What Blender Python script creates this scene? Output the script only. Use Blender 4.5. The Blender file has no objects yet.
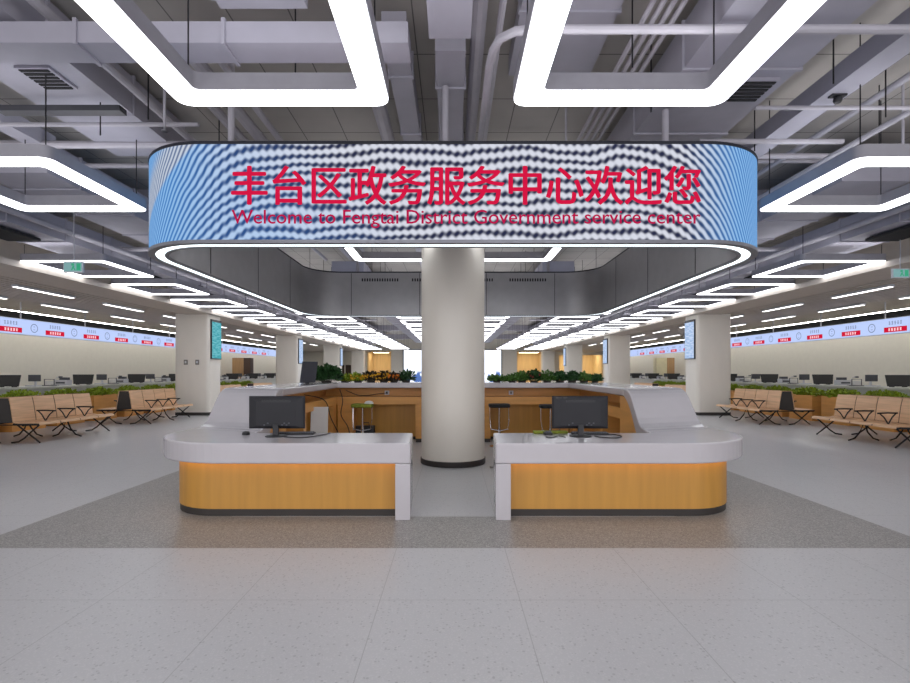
import bpy, bmesh, math, random
from mathutils import Vector
random.seed(7)
sc = bpy.context.scene
COL = sc.collection
PI = math.pi

# ---------------------------------------------------------------- camera, world, exposure
F = 500.0                      # focal length in pixels of a 910 px wide frame
cam_d = bpy.data.cameras.new('camera')
cam = bpy.data.objects.new('camera', cam_d)
COL.objects.link(cam)
cam.location = (0, 0, 1.5)
cam.rotation_euler = (PI / 2, 0, 0)
cam_d.sensor_width = 36.0
cam_d.lens = F / 910 * 36
cam_d.shift_x = 2.0 / 910
cam_d.shift_y = 30.5 / 910
cam_d.clip_end = 300
sc.camera = cam

world = bpy.data.worlds.new('world')
sc.world = world
world.use_nodes = True
world.node_tree.nodes['Background'].inputs[0].default_value = (0.96, 0.95, 1.0, 1)
world.node_tree.nodes['Background'].inputs[1].default_value = 1.75

sc.view_settings.view_transform = 'Standard'
sc.view_settings.look = 'None'
sc.view_settings.gamma = 1.0
sc.view_settings.use_curve_mapping = False
sc.view_settings.exposure = 0.42

LAMP = 4.5                     # emission of the ceiling lamp diffusers
ADDED_UPLIGHT = 5.0                  # emission of glowing lamp tops, added to brighten the ceiling


# ---------------------------------------------------------------- materials
def srgb(r, g, b):
    f = lambda c: c / 12.92 if c <= 0.04045 else ((c + 0.055) / 1.055) ** 2.4
    return (f(r / 255), f(g / 255), f(b / 255), 1)


def mat(name, c, rough=0.5, metal=0.0, var=0.06, scale=(6, 6, 6), spec=0.5, bump=0.0, detail=3):
    m = bpy.data.materials.new(name)
    m.use_nodes = True
    nt = m.node_tree
    b = nt.nodes['Principled BSDF']
    b.inputs['Roughness'].default_value = rough
    b.inputs['Metallic'].default_value = metal
    b.inputs['Specular IOR Level'].default_value = spec
    tc = nt.nodes.new('ShaderNodeTexCoord')
    mp = nt.nodes.new('ShaderNodeMapping')
    mp.inputs['Scale'].default_value = scale
    nz = nt.nodes.new('ShaderNodeTexNoise')
    nz.inputs['Scale'].default_value = 1.0
    nz.inputs['Detail'].default_value = detail
    rp = nt.nodes.new('ShaderNodeValToRGB')
    rp.color_ramp.elements[0].position = 0.3
    rp.color_ramp.elements[1].position = 0.7
    rp.color_ramp.elements[0].color = tuple(max(0, x * (1 - var)) for x in c[:3]) + (1,)
    rp.color_ramp.elements[1].color = tuple(min(1, x * (1 + var)) for x in c[:3]) + (1,)
    nt.links.new(tc.outputs['Object'], mp.inputs[0])
    nt.links.new(mp.outputs[0], nz.inputs['Vector'])
    nt.links.new(nz.outputs['Fac'], rp.inputs[0])
    nt.links.new(rp.outputs[0], b.inputs['Base Color'])
    if bump:
        bp = nt.nodes.new('ShaderNodeBump')
        bp.inputs['Strength'].default_value = bump
        bp.inputs['Distance'].default_value = 0.01
        nt.links.new(nz.outputs['Fac'], bp.inputs['Height'])
        nt.links.new(bp.outputs[0], b.inputs['Normal'])
    return m


def emit(name, c, strength):
    m = bpy.data.materials.new(name)
    m.use_nodes = True
    nt = m.node_tree
    nt.nodes.remove(nt.nodes['Principled BSDF'])
    e = nt.nodes.new('ShaderNodeEmission')
    e.inputs[0].default_value = c
    e.inputs[1].default_value = strength
    nt.links.new(e.outputs[0], nt.nodes['Material Output'].inputs[0])
    return m


M = {}
M['solid'] = mat('white_solid_surface', (0.54, 0.515, 0.54, 1), 0.15, var=0.015)
M['maple'] = mat('maple_veneer', srgb(198, 146, 66), 0.42, var=0.07, scale=(14, 14, 0.8))
M['maple_h'] = mat('maple_veneer_flat', srgb(216, 156, 84), 0.42, var=0.10, scale=(1.2, 1.2, 10))
M['seat_wood'] = mat('bench_plywood', srgb(214, 172, 132), 0.45, var=0.14, scale=(2, 1.5, 26))
M['black_metal'] = mat('black_metal', (0.012, 0.012, 0.014, 1), 0.4, 0.3)
M['black_plastic'] = mat('black_plastic', (0.016, 0.016, 0.019, 1), 0.45)
M['screen_back'] = mat('monitor_shell', (0.009, 0.009, 0.013, 1), 0.55)
M['black_fabric'] = mat('black_cushion', (0.012, 0.012, 0.013, 1), 0.7)
M['plinth'] = mat('dark_plinth', (0.035, 0.03, 0.028, 1), 0.5)
M['chrome'] = mat('chrome', (0.7, 0.7, 0.72, 1), 0.18, 1.0)
M['steel'] = mat('brushed_steel', (0.42, 0.42, 0.45, 1), 0.35, 0.9)
M['cream'] = mat('cream_wall_paint', srgb(222, 217, 205), 0.6, var=0.02)
M['column'] = mat('cream_column_panel', srgb(230, 224, 213), 0.38, var=0.02, scale=(3, 3, 1))
M['ring_grey'] = mat('grey_aluminium_panel', (0.42, 0.42, 0.435, 1), 0.36, 0.45, var=0.04)
M['ring_trim'] = mat('grey_ring_trim', (0.20, 0.205, 0.23, 1), 0.4, 0.4)
M['ring_dark'] = mat('dark_ring_trim', (0.03, 0.032, 0.042, 1), 0.45, 0.3)
M['lamp_body'] = mat('grey_lamp_housing', (0.34, 0.335, 0.37, 1), 0.45, 0.1)
M['ceil_paint'] = mat('ceiling_duct_paint', (0.38, 0.37, 0.43, 1), 0.6, var=0.08, scale=(2, 2, 2))
M['ceil_pipe'] = mat('pipe_paint', (0.42, 0.405, 0.45, 1), 0.5, var=0.05)
M['ceil_dark'] = mat('dark_channel', (0.05, 0.05, 0.06, 1), 0.5)
M['void'] = mat('dark_void_board', (0.02, 0.02, 0.022, 1), 0.9)
M['slat'] = mat('warm_grey_slat', srgb(188, 178, 168), 0.55, var=0.05, scale=(4, 1, 4))
M['soffit'] = mat('warm_soffit_board', srgb(196, 186, 176), 0.6, var=0.03)
M['counter'] = mat('grey_counter_front', srgb(206, 207, 200), 0.45, var=0.03)
M['device'] = mat('light_grey_plastic', srgb(200, 202, 208), 0.45, var=0.04)
M['device_dark'] = mat('dark_grey_plastic', srgb(70, 72, 80), 0.45, var=0.05)
M['leaf'] = mat('leaf_green', srgb(142, 164, 40), 0.5, var=0.5, scale=(30, 30, 30))
M['leaf_mid'] = mat('mid_leaf_green', srgb(78, 118, 48), 0.5, var=0.5, scale=(30, 30, 30))
M['leaf_dark'] = mat('dark_leaf_green', srgb(44, 82, 40), 0.5, var=0.5, scale=(30, 30, 30))
M['leaf_brown'] = mat('bronze_leaf', srgb(52, 46, 28), 0.5, var=0.5, scale=(30, 30, 30))
M['petal_yellow'] = mat('yellow_petal', srgb(226, 170, 40), 0.5, var=0.3, scale=(30, 30, 30))
M['petal_orange'] = mat('orange_petal', srgb(226, 120, 30), 0.5, var=0.2, scale=(30, 30, 30))
M['petal_red'] = mat('dusky_red_petal', srgb(150, 60, 60), 0.5, var=0.3, scale=(30, 30, 30))
M['pot'] = mat('dark_pot', srgb(70, 66, 58), 0.6)
M['white_board'] = mat('white_board', srgb(225, 224, 222), 0.4, var=0.02)
M['green_cloth'] = mat('green_cushion', srgb(128, 138, 40), 0.8, var=0.3, scale=(20, 20, 20))
M['cabinet'] = mat('cabinet_wood', srgb(168, 132, 92), 0.5, var=0.12, scale=(8, 8, 1))
M['cabinet_dark'] = mat('dark_cabinet_side', srgb(70, 48, 36), 0.5, var=0.12, scale=(8, 8, 1))
M['cabinet_pale'] = mat('pale_cabinet_door', srgb(222, 214, 180), 0.5, var=0.05)
M['warm_wall'] = mat('warm_timber_wall', srgb(226, 200, 152), 0.5, var=0.08, scale=(5, 5, 0.6))
M['plate'] = mat('grey_plate', srgb(120, 116, 110), 0.4, var=0.05)
M['red_lcd'] = emit('red_label_light', srgb(196, 24, 52), 0.85)
M['text_red'] = emit('red_screen_text', srgb(216, 24, 68), 0.72)
M['text_dim'] = emit('dim_red_screen_text', srgb(196, 26, 78), 0.65)
M['sign_blue'] = emit('pale_blue_sign_light', srgb(188, 206, 250), 0.78)
M['sign_mark'] = emit('grey_sign_marks', srgb(120, 130, 160), 0.9)
M['white_mark'] = emit('pale_sign_marks', srgb(250, 215, 222), 0.9)
M['lamp'] = emit('lamp_diffuser', (0.95, 0.965, 1.0, 1), LAMP)
M['added_uplight'] = emit('added_lamp_uplight', (0.97, 0.965, 1.0, 1), ADDED_UPLIGHT)  # made-up source: only the added lamp tops use it
M['strip'] = emit('strip_diffuser', (1.0, 0.98, 0.96, 1), 3.2)
M['wall_strip'] = emit('wall_strip_diffuser', (1.0, 0.98, 0.94, 1), 13.0)
M['cool_strip'] = emit('ring_strip_light', (0.86, 0.97, 1.0, 1), 2.6)
M['amber'] = emit('amber_strip_light', (1.0, 0.48, 0.09, 1), 2.4)
M['warm_lamp'] = emit('warm_downlight', (1.0, 0.84, 0.58, 1), 7.0)
M['exit'] = emit('exit_sign_face', srgb(128, 168, 170), 0.7)
M['exit_mark'] = emit('exit_sign_mark', srgb(60, 165, 125), 0.7)


class G:
    """tiny node helper"""
    def __init__(s, nt):
        s.nt = nt

    def n(s, t):
        return s.nt.nodes.new(t)

    def m(s, op, a, b=None, c=None):
        x = s.n('ShaderNodeMath')
        x.operation = op
        for i, v in enumerate((a, b, c)):
            if v is None:
                continue
            if isinstance(v, (int, float)):
                x.inputs[i].default_value = v
            else:
                s.nt.links.new(v, x.inputs[i])
        return x.outputs[0]

    def mix(s, f, a, b):
        x = s.n('ShaderNodeMix')
        x.data_type = 'RGBA'
        for i, v in ((0, f), (6, a), (7, b)):
            if isinstance(v, (int, float)):
                x.inputs[i].default_value = v
            elif isinstance(v, tuple):
                x.inputs[i].default_value = v
            else:
                s.nt.links.new(v, x.inputs[i])
        return x.outputs[2]

    def smooth(s, v, a, b):
        x = s.n('ShaderNodeMapRange')
        x.interpolation_type = 'SMOOTHSTEP'
        s.nt.links.new(v, x.inputs[0])
        x.inputs[1].default_value = a
        x.inputs[2].default_value = b
        return x.outputs[0]


def floor_material():
    m = bpy.data.materials.new('terrazzo_floor')
    m.use_nodes = True
    nt = m.node_tree
    g = G(nt)
    b = nt.nodes['Principled BSDF']
    tc = g.n('ShaderNodeTexCoord')
    sp = g.n('ShaderNodeSeparateXYZ')
    nt.links.new(tc.outputs['Object'], sp.inputs[0])
    X, Y = sp.outputs[0], sp.outputs[1]
    aX = g.m('ABSOLUTE', X)
    # the grey inlay: a rectangle round the desk, minus the rectangle inside it
    out = g.m('MULTIPLY', g.m('LESS_THAN', aX, 4.17),
              g.m('MULTIPLY', g.m('GREATER_THAN', Y, 4.26), g.m('LESS_THAN', Y, 13.2)))
    ins = g.m('MAXIMUM', g.m('MULTIPLY', g.m('LESS_THAN', aX, 2.3),
                             g.m('MULTIPLY', g.m('GREATER_THAN', Y, 5.19), g.m('LESS_THAN', Y, 11.1))),
              g.m('MULTIPLY', g.m('LESS_THAN', aX, 3.0), g.m('MULTIPLY', g.m('GREATER_THAN', Y, 6.2), g.m('LESS_THAN', Y, 10.3))))
    gray = g.m('MULTIPLY', out, g.m('SUBTRACT', 1.0, ins))
    # seams
    def seam(v, off, per, w):
        f = g.m('FRACT', g.m('DIVIDE', g.m('SUBTRACT', v, off - w / 2 - per * 50), per))
        return g.m('LESS_THAN', f, w / per)
    sm = g.m('MAXIMUM', seam(X, -0.48, 0.92, 0.0055), seam(Y, 3.29, 0.97, 0.0055))
    sm = g.m('MULTIPLY', sm, g.m('SUBTRACT', 1.0, gray))
    # chips
    v1 = g.n('ShaderNodeTexVoronoi'); v1.inputs['Scale'].default_value = 55
    nt.links.new(tc.outputs['Object'], v1.inputs['Vector'])
    v2 = g.n('ShaderNodeTexVoronoi'); v2.inputs['Scale'].default_value = 120
    nt.links.new(tc.outputs['Object'], v2.inputs['Vector'])
    s1 = g.n('ShaderNodeSeparateColor'); nt.links.new(v1.outputs['Color'], s1.inputs[0])
    s2 = g.n('ShaderNodeSeparateColor'); nt.links.new(v2.outputs['Color'], s2.inputs[0])
    chip_d = g.m('MULTIPLY', g.m('GREATER_THAN', s1.outputs[0], 0.86), g.m('LESS_THAN', v1.outputs['Distance'], 0.42))
    light = g.mix(g.m('MULTIPLY', chip_d, 0.45), (0.54, 0.54, 0.55, 1), (0.27, 0.27, 0.28, 1))
    light = g.mix(g.m('MULTIPLY', g.m('GREATER_THAN', s2.outputs[1], 0.8), 0.35), light, (0.66, 0.65, 0.66, 1))
    light = g.mix(g.m('MULTIPLY', sm, 0.42), light, (0.2, 0.2, 0.2, 1))
    dark = g.mix(s2.outputs[0], (0.17, 0.165, 0.158, 1), (0.42, 0.405, 0.385, 1))
    dark = g.mix(g.m('MULTIPLY', chip_d, 0.8), dark, (0.50, 0.49, 0.47, 1))
    nt.links.new(g.mix(gray, light, dark), b.inputs['Base Color'])
    b.inputs['Roughness'].default_value = 0.33
    b.inputs['Specular IOR Level'].default_value = 0.5
    return m


def screen_material():
    """the ring's picture: rippling beaded bands (u = metres along the face, v = height)"""
    m = bpy.data.materials.new('led_screen_picture')
    m.use_nodes = True
    nt = m.node_tree
    g = G(nt)
    nt.nodes.remove(nt.nodes['Principled BSDF'])
    uv = g.n('ShaderNodeUVMap')
    sp = g.n('ShaderNodeSeparateXYZ')
    nt.links.new(uv.outputs[0], sp.inputs[0])
    U, V = sp.outputs[0], sp.outputs[1]
    aU = g.m('ABSOLUTE', U)
    end = g.m('MAXIMUM', g.m('SUBTRACT', aU, 1.9), 0.0)
    bend = g.m('MULTIPLY', g.m('POWER', end, 2.2), 0.85)
    nz = g.n('ShaderNodeTexNoise')
    nz.inputs['Scale'].default_value = 1.6
    nz.inputs['Detail'].default_value = 1.5
    nt.links.new(uv.outputs[0], nz.inputs['Vector'])
    wob = g.m('MULTIPLY', g.m('SUBTRACT', nz.outputs['Fac'], 0.5), 0.20)
    tilt = g.m('MULTIPLY', U, -0.018)
    h = g.m('ADD', g.m('ADD', V, bend), g.m('ADD', wob, tilt))
    # little beads along each band
    bead = g.m('SINE', g.m('MULTIPLY', U, 2 * PI / 0.082))
    damp = g.m('SUBTRACT', 1.0, g.smooth(aU, 2.2, 3.0))
    bead = g.m('MULTIPLY', bead, damp)
    ph = g.m('ADD', g.m('MULTIPLY', h, 2 * PI / 0.108), g.m('MULTIPLY', bead, 0.42))
    s = g.m('SINE', ph)
    bri = g.smooth(g.m('ADD', s, g.m('MULTIPLY', g.m('SINE', g.m('ADD', g.m('MULTIPLY', U, 2 * PI / 0.082), 1.6)), g.m('MULTIPLY', damp, 0.38))), -1.2, 1.0)
    nz2 = g.n('ShaderNodeTexNoise')
    nz2.inputs['Scale'].default_value = 0.9
    nz2.inputs['Detail'].default_value = 1.0
    nt.links.new(uv.outputs[0], nz2.inputs['Vector'])
    # colours: grey-white in the middle, bluer at the left, clear blue at the round ends
    blue_l = g.smooth(g.m('SUBTRACT', g.m('MULTIPLY', U, -1.0), g.m('MULTIPLY', V, 0.9)), 0.1, 2.2)
    blue_e = g.smooth(aU, 2.35, 3.1)
    hi = g.mix(g.m('MULTIPLY', blue_l, 0.8), srgb(224, 227, 240), srgb(172, 206, 246))
    lo = g.mix(blue_l, srgb(44, 48, 76), srgb(50, 86, 144))
    hi = g.mix(blue_e, hi, srgb(146, 194, 240))
    lo = g.mix(blue_e, lo, srgb(66, 128, 200))
    # sandy diagonal streak on the left end
    st = g.m('SUBTRACT', g.m('SUBTRACT', V, g.m('MULTIPLY', U, 0.9)), 3.45)
    band = g.m('MULTIPLY', g.smooth(st, -0.04, 0.04), g.m('SUBTRACT', 1.0, g.smooth(st, 0.25, 0.55)))
    warm = g.m('MULTIPLY', g.m('MULTIPLY', band, g.m('MULTIPLY', g.m('LESS_THAN', U, -1.5), g.m('GREATER_THAN', U, -3.9))), 0.6)
    colr = g.mix(bri, lo, hi)
    colr = g.mix(warm, colr, g.mix(bri, srgb(120, 116, 124), srgb(232, 226, 220)))
    e = g.n('ShaderNodeEmission')
    nt.links.new(colr, e.inputs[0])
    e.inputs[1].default_value = 0.69
    nt.links.new(e.outputs[0], nt.nodes['Material Output'].inputs[0])
    return m


def video_material():
    m = bpy.data.materials.new('video_wall_picture')
    m.use_nodes = True
    nt = m.node_tree
    g = G(nt)
    nt.nodes.remove(nt.nodes['Principled BSDF'])
    tc = g.n('ShaderNodeTexCoord')
    sp = g.n('ShaderNodeSeparateXYZ')
    nt.links.new(tc.outputs['Object'], sp.inputs[0])
    nz = g.n('ShaderNodeTexNoise')
    nz.inputs['Scale'].default_value = 1.6
    nt.links.new(tc.outputs['Object'], nz.inputs['Vector'])
    low = g.m('SUBTRACT', 1.0, g.smooth(sp.outputs[2], 1.35, 1.75))
    blob = g.smooth(nz.outputs['Fac'], 0.42, 0.55)
    colr = g.mix(g.m('MULTIPLY', low, blob), srgb(236, 243, 255), srgb(70, 96, 150))
    e = g.n('ShaderNodeEmission')
    nt.links.new(colr, e.inputs[0])
    e.inputs[1].default_value = 1.25
    nt.links.new(e.outputs[0], nt.nodes['Material Output'].inputs[0])
    return m


def info_material(name, c0, c1):
    m = bpy.data.materials.new(name)
    m.use_nodes = True
    nt = m.node_tree
    g = G(nt)
    nt.nodes.remove(nt.nodes['Principled BSDF'])
    tc = g.n('ShaderNodeTexCoord')
    mp = g.n('ShaderNodeMapping')
    mp.inputs['Scale'].default_value = (1, 3, 16)
    nt.links.new(tc.outputs['Object'], mp.inputs[0])
    nz = g.n('ShaderNodeTexNoise')
    nz.inputs['Scale'].default_value = 1.3
    nt.links.new(mp.outputs[0], nz.inputs['Vector'])
    e = g.n('ShaderNodeEmission')
    nt.links.new(g.mix(g.smooth(nz.outputs['Fac'], 0.38, 0.62), c0, c1), e.inputs[0])
    e.inputs[1].default_value = 0.85
    nt.links.new(e.outputs[0], nt.nodes['Material Output'].inputs[0])
    return m


def ceiling_material():
    m = mat('ceiling_slab_paint', (0.40, 0.375, 0.35, 1), 0.7, var=0.10, scale=(1.2, 1.2, 1.2))
    nt = m.node_tree
    g = G(nt)
    b = nt.nodes['Principled BSDF']
    src = b.inputs['Base Color'].links[0].from_socket
    tc = g.n('ShaderNodeTexCoord')
    sp = g.n('ShaderNodeSeparateXYZ')
    nt.links.new(tc.outputs['Object'], sp.inputs[0])
    def seam(v, off, per, w):
        f = g.m('FRACT', g.m('DIVIDE', g.m('SUBTRACT', v, off - per * 50), per))
        return g.m('LESS_THAN', f, w / per)
    sm = g.m('MAXIMUM', seam(sp.outputs[0], 0.2, 0.6, 0.014), seam(sp.outputs[1], 0.1, 0.9, 0.016))
    nt.links.new(g.mix(g.m('MULTIPLY', sm, 0.75), src, (0.05, 0.05, 0.05, 1)), b.inputs['Base Color'])
    return m


M['floor'] = floor_material()
M['picture'] = screen_material()
M['video'] = video_material()
M['info_teal'] = info_material('teal_list_screen', srgb(64, 150, 160), srgb(110, 180, 190))
M['info_blue'] = info_material('pale_blue_list_screen', srgb(150, 176, 214), srgb(190, 206, 230))
M['ceiling'] = ceiling_material()


# ---------------------------------------------------------------- geometry helpers
class MB:
    def __init__(s):
        s.v, s.f = [], []

    def add(s, vs, fs):
        o = len(s.v)
        s.v += [tuple(p) for p in vs]
        s.f += [tuple(i + o for i in f) for f in fs]
        return s

    def box(s, x0, x1, y0, y1, z0, z1):
        if x0 > x1: x0, x1 = x1, x0
        if y0 > y1: y0, y1 = y1, y0
        if z0 > z1: z0, z1 = z1, z0
        return s.add([(x0, y0, z0), (x1, y0, z0), (x1, y1, z0), (x0, y1, z0), (x0, y0, z1), (x1, y0, z1), (x1, y1, z1), (x0, y1, z1)],
                     [(0, 3, 2, 1), (4, 5, 6, 7), (0, 1, 5, 4), (1, 2, 6, 5), (2, 3, 7, 6), (3, 0, 4, 7)])

    def prism(s, pts, z0, z1):
        n = len(pts)
        a = sum(pts[i][0] * pts[(i + 1) % n][1] - pts[(i + 1) % n][0] * pts[i][1] for i in range(n))
        if a < 0: pts = pts[::-1]
        return s.add([(x, y, z0) for x, y in pts] + [(x, y, z1) for x, y in pts],
                     [tuple(range(n - 1, -1, -1)), tuple(range(n, 2 * n))] +
                     [(i, (i + 1) % n, n + (i + 1) % n, n + i) for i in range(n)])

    def loops(s, rings, closed=True, caps=False):
        """join successive rings of equal length"""
        n = len(rings[0])
        vs = [p for r in rings for p in r]
        fs = []
        for k in range(len(rings) - 1):
            for i in range(n if closed else n - 1):
                j = (i + 1) % n
                fs.append((k * n + i, k * n + j, (k + 1) * n + j, (k + 1) * n + i))
        if caps:
            fs.append(tuple(range(n - 1, -1, -1)))
            fs.append(tuple(range((len(rings) - 1) * n, len(rings) * n)))
        return s.add(vs, fs)

    def tube(s, path, r, n=8):
        P = [Vector(p) for p in path]
        rings = []
        for i, p in enumerate(P):
            t = (P[min(i + 1, len(P) - 1)] - P[max(i - 1, 0)]).normalized()
            up = Vector((0, 0, 1)) if abs(t.z) < 0.9 else Vector((1, 0, 0))
            a = t.cross(up).normalized()
            b = t.cross(a).normalized()
            rr = r[i] if isinstance(r, (list, tuple)) else r
            rings.append([p + a * rr * math.cos(2 * PI * k / n) + b * rr * math.sin(2 * PI * k / n) for k in range(n)])
        return s.loops(rings, True, True)

    def lathe(s, prof, n=20, c=(0, 0)):
        rings = [[(c[0] + r * math.cos(2 * PI * k / n), c[1] + r * math.sin(2 * PI * k / n), z) for k in range(n)] for r, z in prof]
        return s.loops(rings, True, True)

    def build(s, name, material, parent=None, smooth=False, bevel=0.0, loc=None):
        me = bpy.data.meshes.new(name)
        me.from_pydata(s.v, [], s.f)
        me.validate()
        bm = bmesh.new()
        bm.from_mesh(me)
        bmesh.ops.recalc_face_normals(bm, faces=bm.faces)
        bm.to_mesh(me)
        bm.free()
        me.materials.append(material)
        if smooth:
            me.polygons.foreach_set('use_smooth', [True] * len(me.polygons))
            me.set_sharp_from_angle(angle=math.radians(35))
        o = bpy.data.objects.new(name, me)
        COL.objects.link(o)
        if parent: o.parent = parent
        if loc: o.location = loc
        if bevel:
            md = o.modifiers.new('bevel', 'BEVEL')
            md.width = bevel
            md.segments = 3
            md.limit_method = 'ANGLE'
            md.angle_limit = math.radians(40)
        return o


def box(x0, x1, y0, y1, z0, z1):
    return MB().box(x0, x1, y0, y1, z0, z1)


def thing(name, label, cat, loc=(0, 0, 0), group=None, rz=0):
    o = bpy.data.objects.new(name, None)
    o.empty_display_size = 0.1
    COL.objects.link(o)
    o.location = loc
    o.rotation_euler = (0, 0, rz)
    o['label'] = label
    o['category'] = cat
    if group: o['group'] = group
    return o


def tag(o, label, cat, group=None):
    o['label'] = label
    o['category'] = cat
    if group: o['group'] = group
    return o


def struct(o):
    o['kind'] = 'structure'
    return o


def kids(o):
    return list(o.children)


def dup(root, loc, label, rz=None, group=None):
    r = root.copy()
    COL.objects.link(r)
    r.location = loc
    if rz is not None: r.rotation_euler = (0, 0, rz)
    r['label'] = label
    if group: r['group'] = group
    for ch in CH[root.name]:
        c = ch.copy()
        COL.objects.link(c)
        c.parent = r
        for gch in CH.get(ch.name, []):
            d = gch.copy()
            COL.objects.link(d)
            d.parent = c
    return r


CH = {}


def remember(root):
    """note a thing's children once, so that copies do not have to search"""
    bpy.context.view_layer.update()
    CH[root.name] = list(root.children)
    for c in root.children:
        CH[c.name] = list(c.children)
    return root


def rrect(hx, hy, r, cx=0, cy=0, n=14):
    pts = []
    for (sx, sy, a0) in ((1, -1, -90), (1, 1, 0), (-1, 1, 90), (-1, -1, 180)):
        for k in range(n + 1):
            a = math.radians(a0 + 90 * k / n)
            pts.append((cx + sx * (hx - r) + r * math.cos(a), cy + sy * (hy - r) + r * math.sin(a)))
    return pts


ORD = ['first', 'second', 'third', 'fourth', 'fifth', 'sixth', 'seventh', 'eighth', 'ninth', 'tenth', 'eleventh', 'twelfth',
       'thirteenth', 'fourteenth', 'fifteenth', 'sixteenth', 'seventeenth', 'eighteenth', 'nineteenth', 'twentieth']
SIDE = {-1: 'left', 1: 'right'}

# ---------------------------------------------------------------- the setting
YB = 50.0       # far wall
YF = -5.0
ZC = 5.0
struct(box(-15, 15, YF, YB + 4, -0.15, 0).build('floor', M['floor']))
struct(box(-15.2, 15.2, YF, YB + 4, ZC, ZC + 0.15).build('ceiling', M['ceiling']))
struct(box(-15.2, -15, YF, YB + 4, 0, ZC).build('wall_left', M['cream']))
struct(box(15, 15.2, YF, YB + 4, 0, ZC).build('wall_right', M['cream']))

# far wall with two warm recesses
wb = MB()
for x0, x1, z0, z1 in ((-15, -8.6, 0, ZC), (-6.2, 6.4, 0, ZC), (9.2, 10.6, 0, ZC),
                       (-8.6, -6.2, 3.6, ZC), (6.4, 9.2, 3.6, ZC), (10.6, 15, 3.2, ZC)):
    wb.box(x0, x1, YB, YB + 0.2, z0, z1)
struct(wb.build('wall_back', M['cream']))
struct(box(-15, 15, YB + 3.4, YB + 3.6, 0, ZC).build('wall_rear', M['warm_wall']))
for k, (xa, xb) in enumerate(((-8.6, -6.2), (6.4, 9.2), (10.6, 15))):
    for x in (xa, xb):
        struct(box(x - 0.06, x + 0.06, YB + 0.2, YB + 3.4, 0, 3.6).build('wall_side', M['warm_wall']))
    cl = thing('recessed_lamp', 'warm glowing ceiling lamp in the ' + ('alcove left of the far video wall', 'alcove right of the far video wall', 'bright alcove at far right end')[k], 'lamp', ((xa + xb) / 2, YB + 1.6, 3.5))
    w = (xb - xa) / 2 - 0.4
    box(-w, w, -0.5, 0.5, 0.0, 0.08).build('lamp_housing', M['lamp_body'], cl)
    box(-w + 0.05, w - 0.05, -0.45, 0.45, -0.02, 0.0).build('diffuser', M['warm_lamp'], cl)
    struct(box(xa - 0.06, xb + 0.06, YB + 0.2, YB + 3.4, 3.6, 3.7).build('ceiling', M['cream']))

# brown doors in the far wall on the left
for k, x in enumerate((-11.3, -10.3)):
    d = struct(box(x - 0.42, x + 0.42, YB - 0.05, YB - 0.002, 0, 2.2).build('door_%d' % (k + 1), M['cabinet_dark']))
    box(x - 0.04 + 0.28, x + 0.04 + 0.28, YB - 0.1, YB - 0.05, 1.0, 1.05).build('door_handle', M['steel'], d)

# video wall at the far end
vw = thing('video_wall', 'huge bright video wall glowing at the far end behind the column', 'screen', (0, YB, 0))
box(-5.0, 4.9, -0.1, -0.003, 0.35, 3.75).build('frame', M['black_plastic'], vw)
box(-4.9, 4.8, -0.12, -0.1, 0.42, 3.68).build('display', M['video'], vw)

# slatted side ceilings, their soffits, and the counters' back zones
for s in (-1, 1):
    nm = SIDE[s]
    sl = MB()
    x = 9.25
    while x < 14.1:
        sl.box(s * x, s * (x + 0.15), 4, YB, 3.5, 3.58)
        x += 0.215
    struct(sl.build('ceiling_' + nm, M['slat']))
    struct(box(s * 9.2, s * 15, 4, YB, 3.72, 3.78).build('ceiling_' + nm, M['void']))
    struct(box(s * 8.2, s * 9.2, 4, YB, 3.48, 3.60).build('trim_1' if s < 0 else 'trim_2', M['soffit']))
    struct(box(s * 9.14, s * 9.2, 4, YB, 3.60, 4.4).build('trim_3' if s < 0 else 'trim_4', M['soffit']))
    struct(box(s * 14.93, s * 14.999, 4, YB, 3.28, 3.72).build('trim_7' if s < 0 else 'trim_8', M['void']))
    struct(box(s * 14.15, s * 14.6, 4, YB, 3.60, 3.72).build('trim_9' if s < 0 else 'trim_10', M['void']))

# concrete beams across the open ceiling
for k, y in enumerate((9.6, 17.9, 27.4, 37.4, 46.6)):
    struct(box(-9, 9, y, y + 0.45, 4.62, ZC).build('trim_%d' % (11 + k), M['ceil_paint']))

# round column through the ring
c = struct(MB().lathe([(0.525, 0.0), (0.525, ZC)], 56).build('column', M['column'], smooth=True, loc=(0, 8.33, 0)))
MB().lathe([(0.535, 0.0), (0.54, 0.01), (0.54, 0.085), (0.528, 0.09)], 56).build('plinth', M['plinth'], c, smooth=True)

# square pillars down both sides
PIL_Y = (17.2, 27.0, 37.0, 47.0)
for s in (-1, 1):
    for k, y in enumerate(PIL_Y):
        p = struct(MB().prism(rrect(0.6, 0.47, 0.12, n=6), 0, ZC).build('pillar', M['column'], smooth=True, loc=(s * 9.0, y + 0.47, 0)))
        MB().prism(rrect(0.607, 0.477, 0.125, n=6), 0.004, 0.11).build('plinth', M['plinth'], p, smooth=True)


# ---------------------------------------------------------------- ceiling services
def beam(name, mat_, lab, cat, x0, x1, y0, y1, z0, z1):
    return tag(box(x0, x1, y0, y1, z0, z1).build(name, M[mat_]), lab, cat)


def duct(lab, x0, x1, y0, y1, z0, z1, seams=True):
    """sheet-metal duct with raised joint flanges"""
    t = thing('air_duct', lab, 'duct', ((x0 + x1) / 2, y0, z0))
    hx = (x1 - x0) / 2
    L, H = y1 - y0, z1 - z0
    fl = MB().box(-hx, hx, 0, L, 0, H)
    if L > hx * 2:
        y = 0.6
        while y < L:
            fl.box(-hx - 0.02, hx + 0.02, y, y + 0.03, -0.02, H + 0.02)
            y += 1.25
    else:
        x = -hx + 0.9
        while x < hx:
            fl.box(x, x + 0.03, -0.02, L + 0.02, -0.02, H + 0.02)
            x += 1.25
    fl.build('duct_body', M['ceil_paint'], t)
    return t


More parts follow.
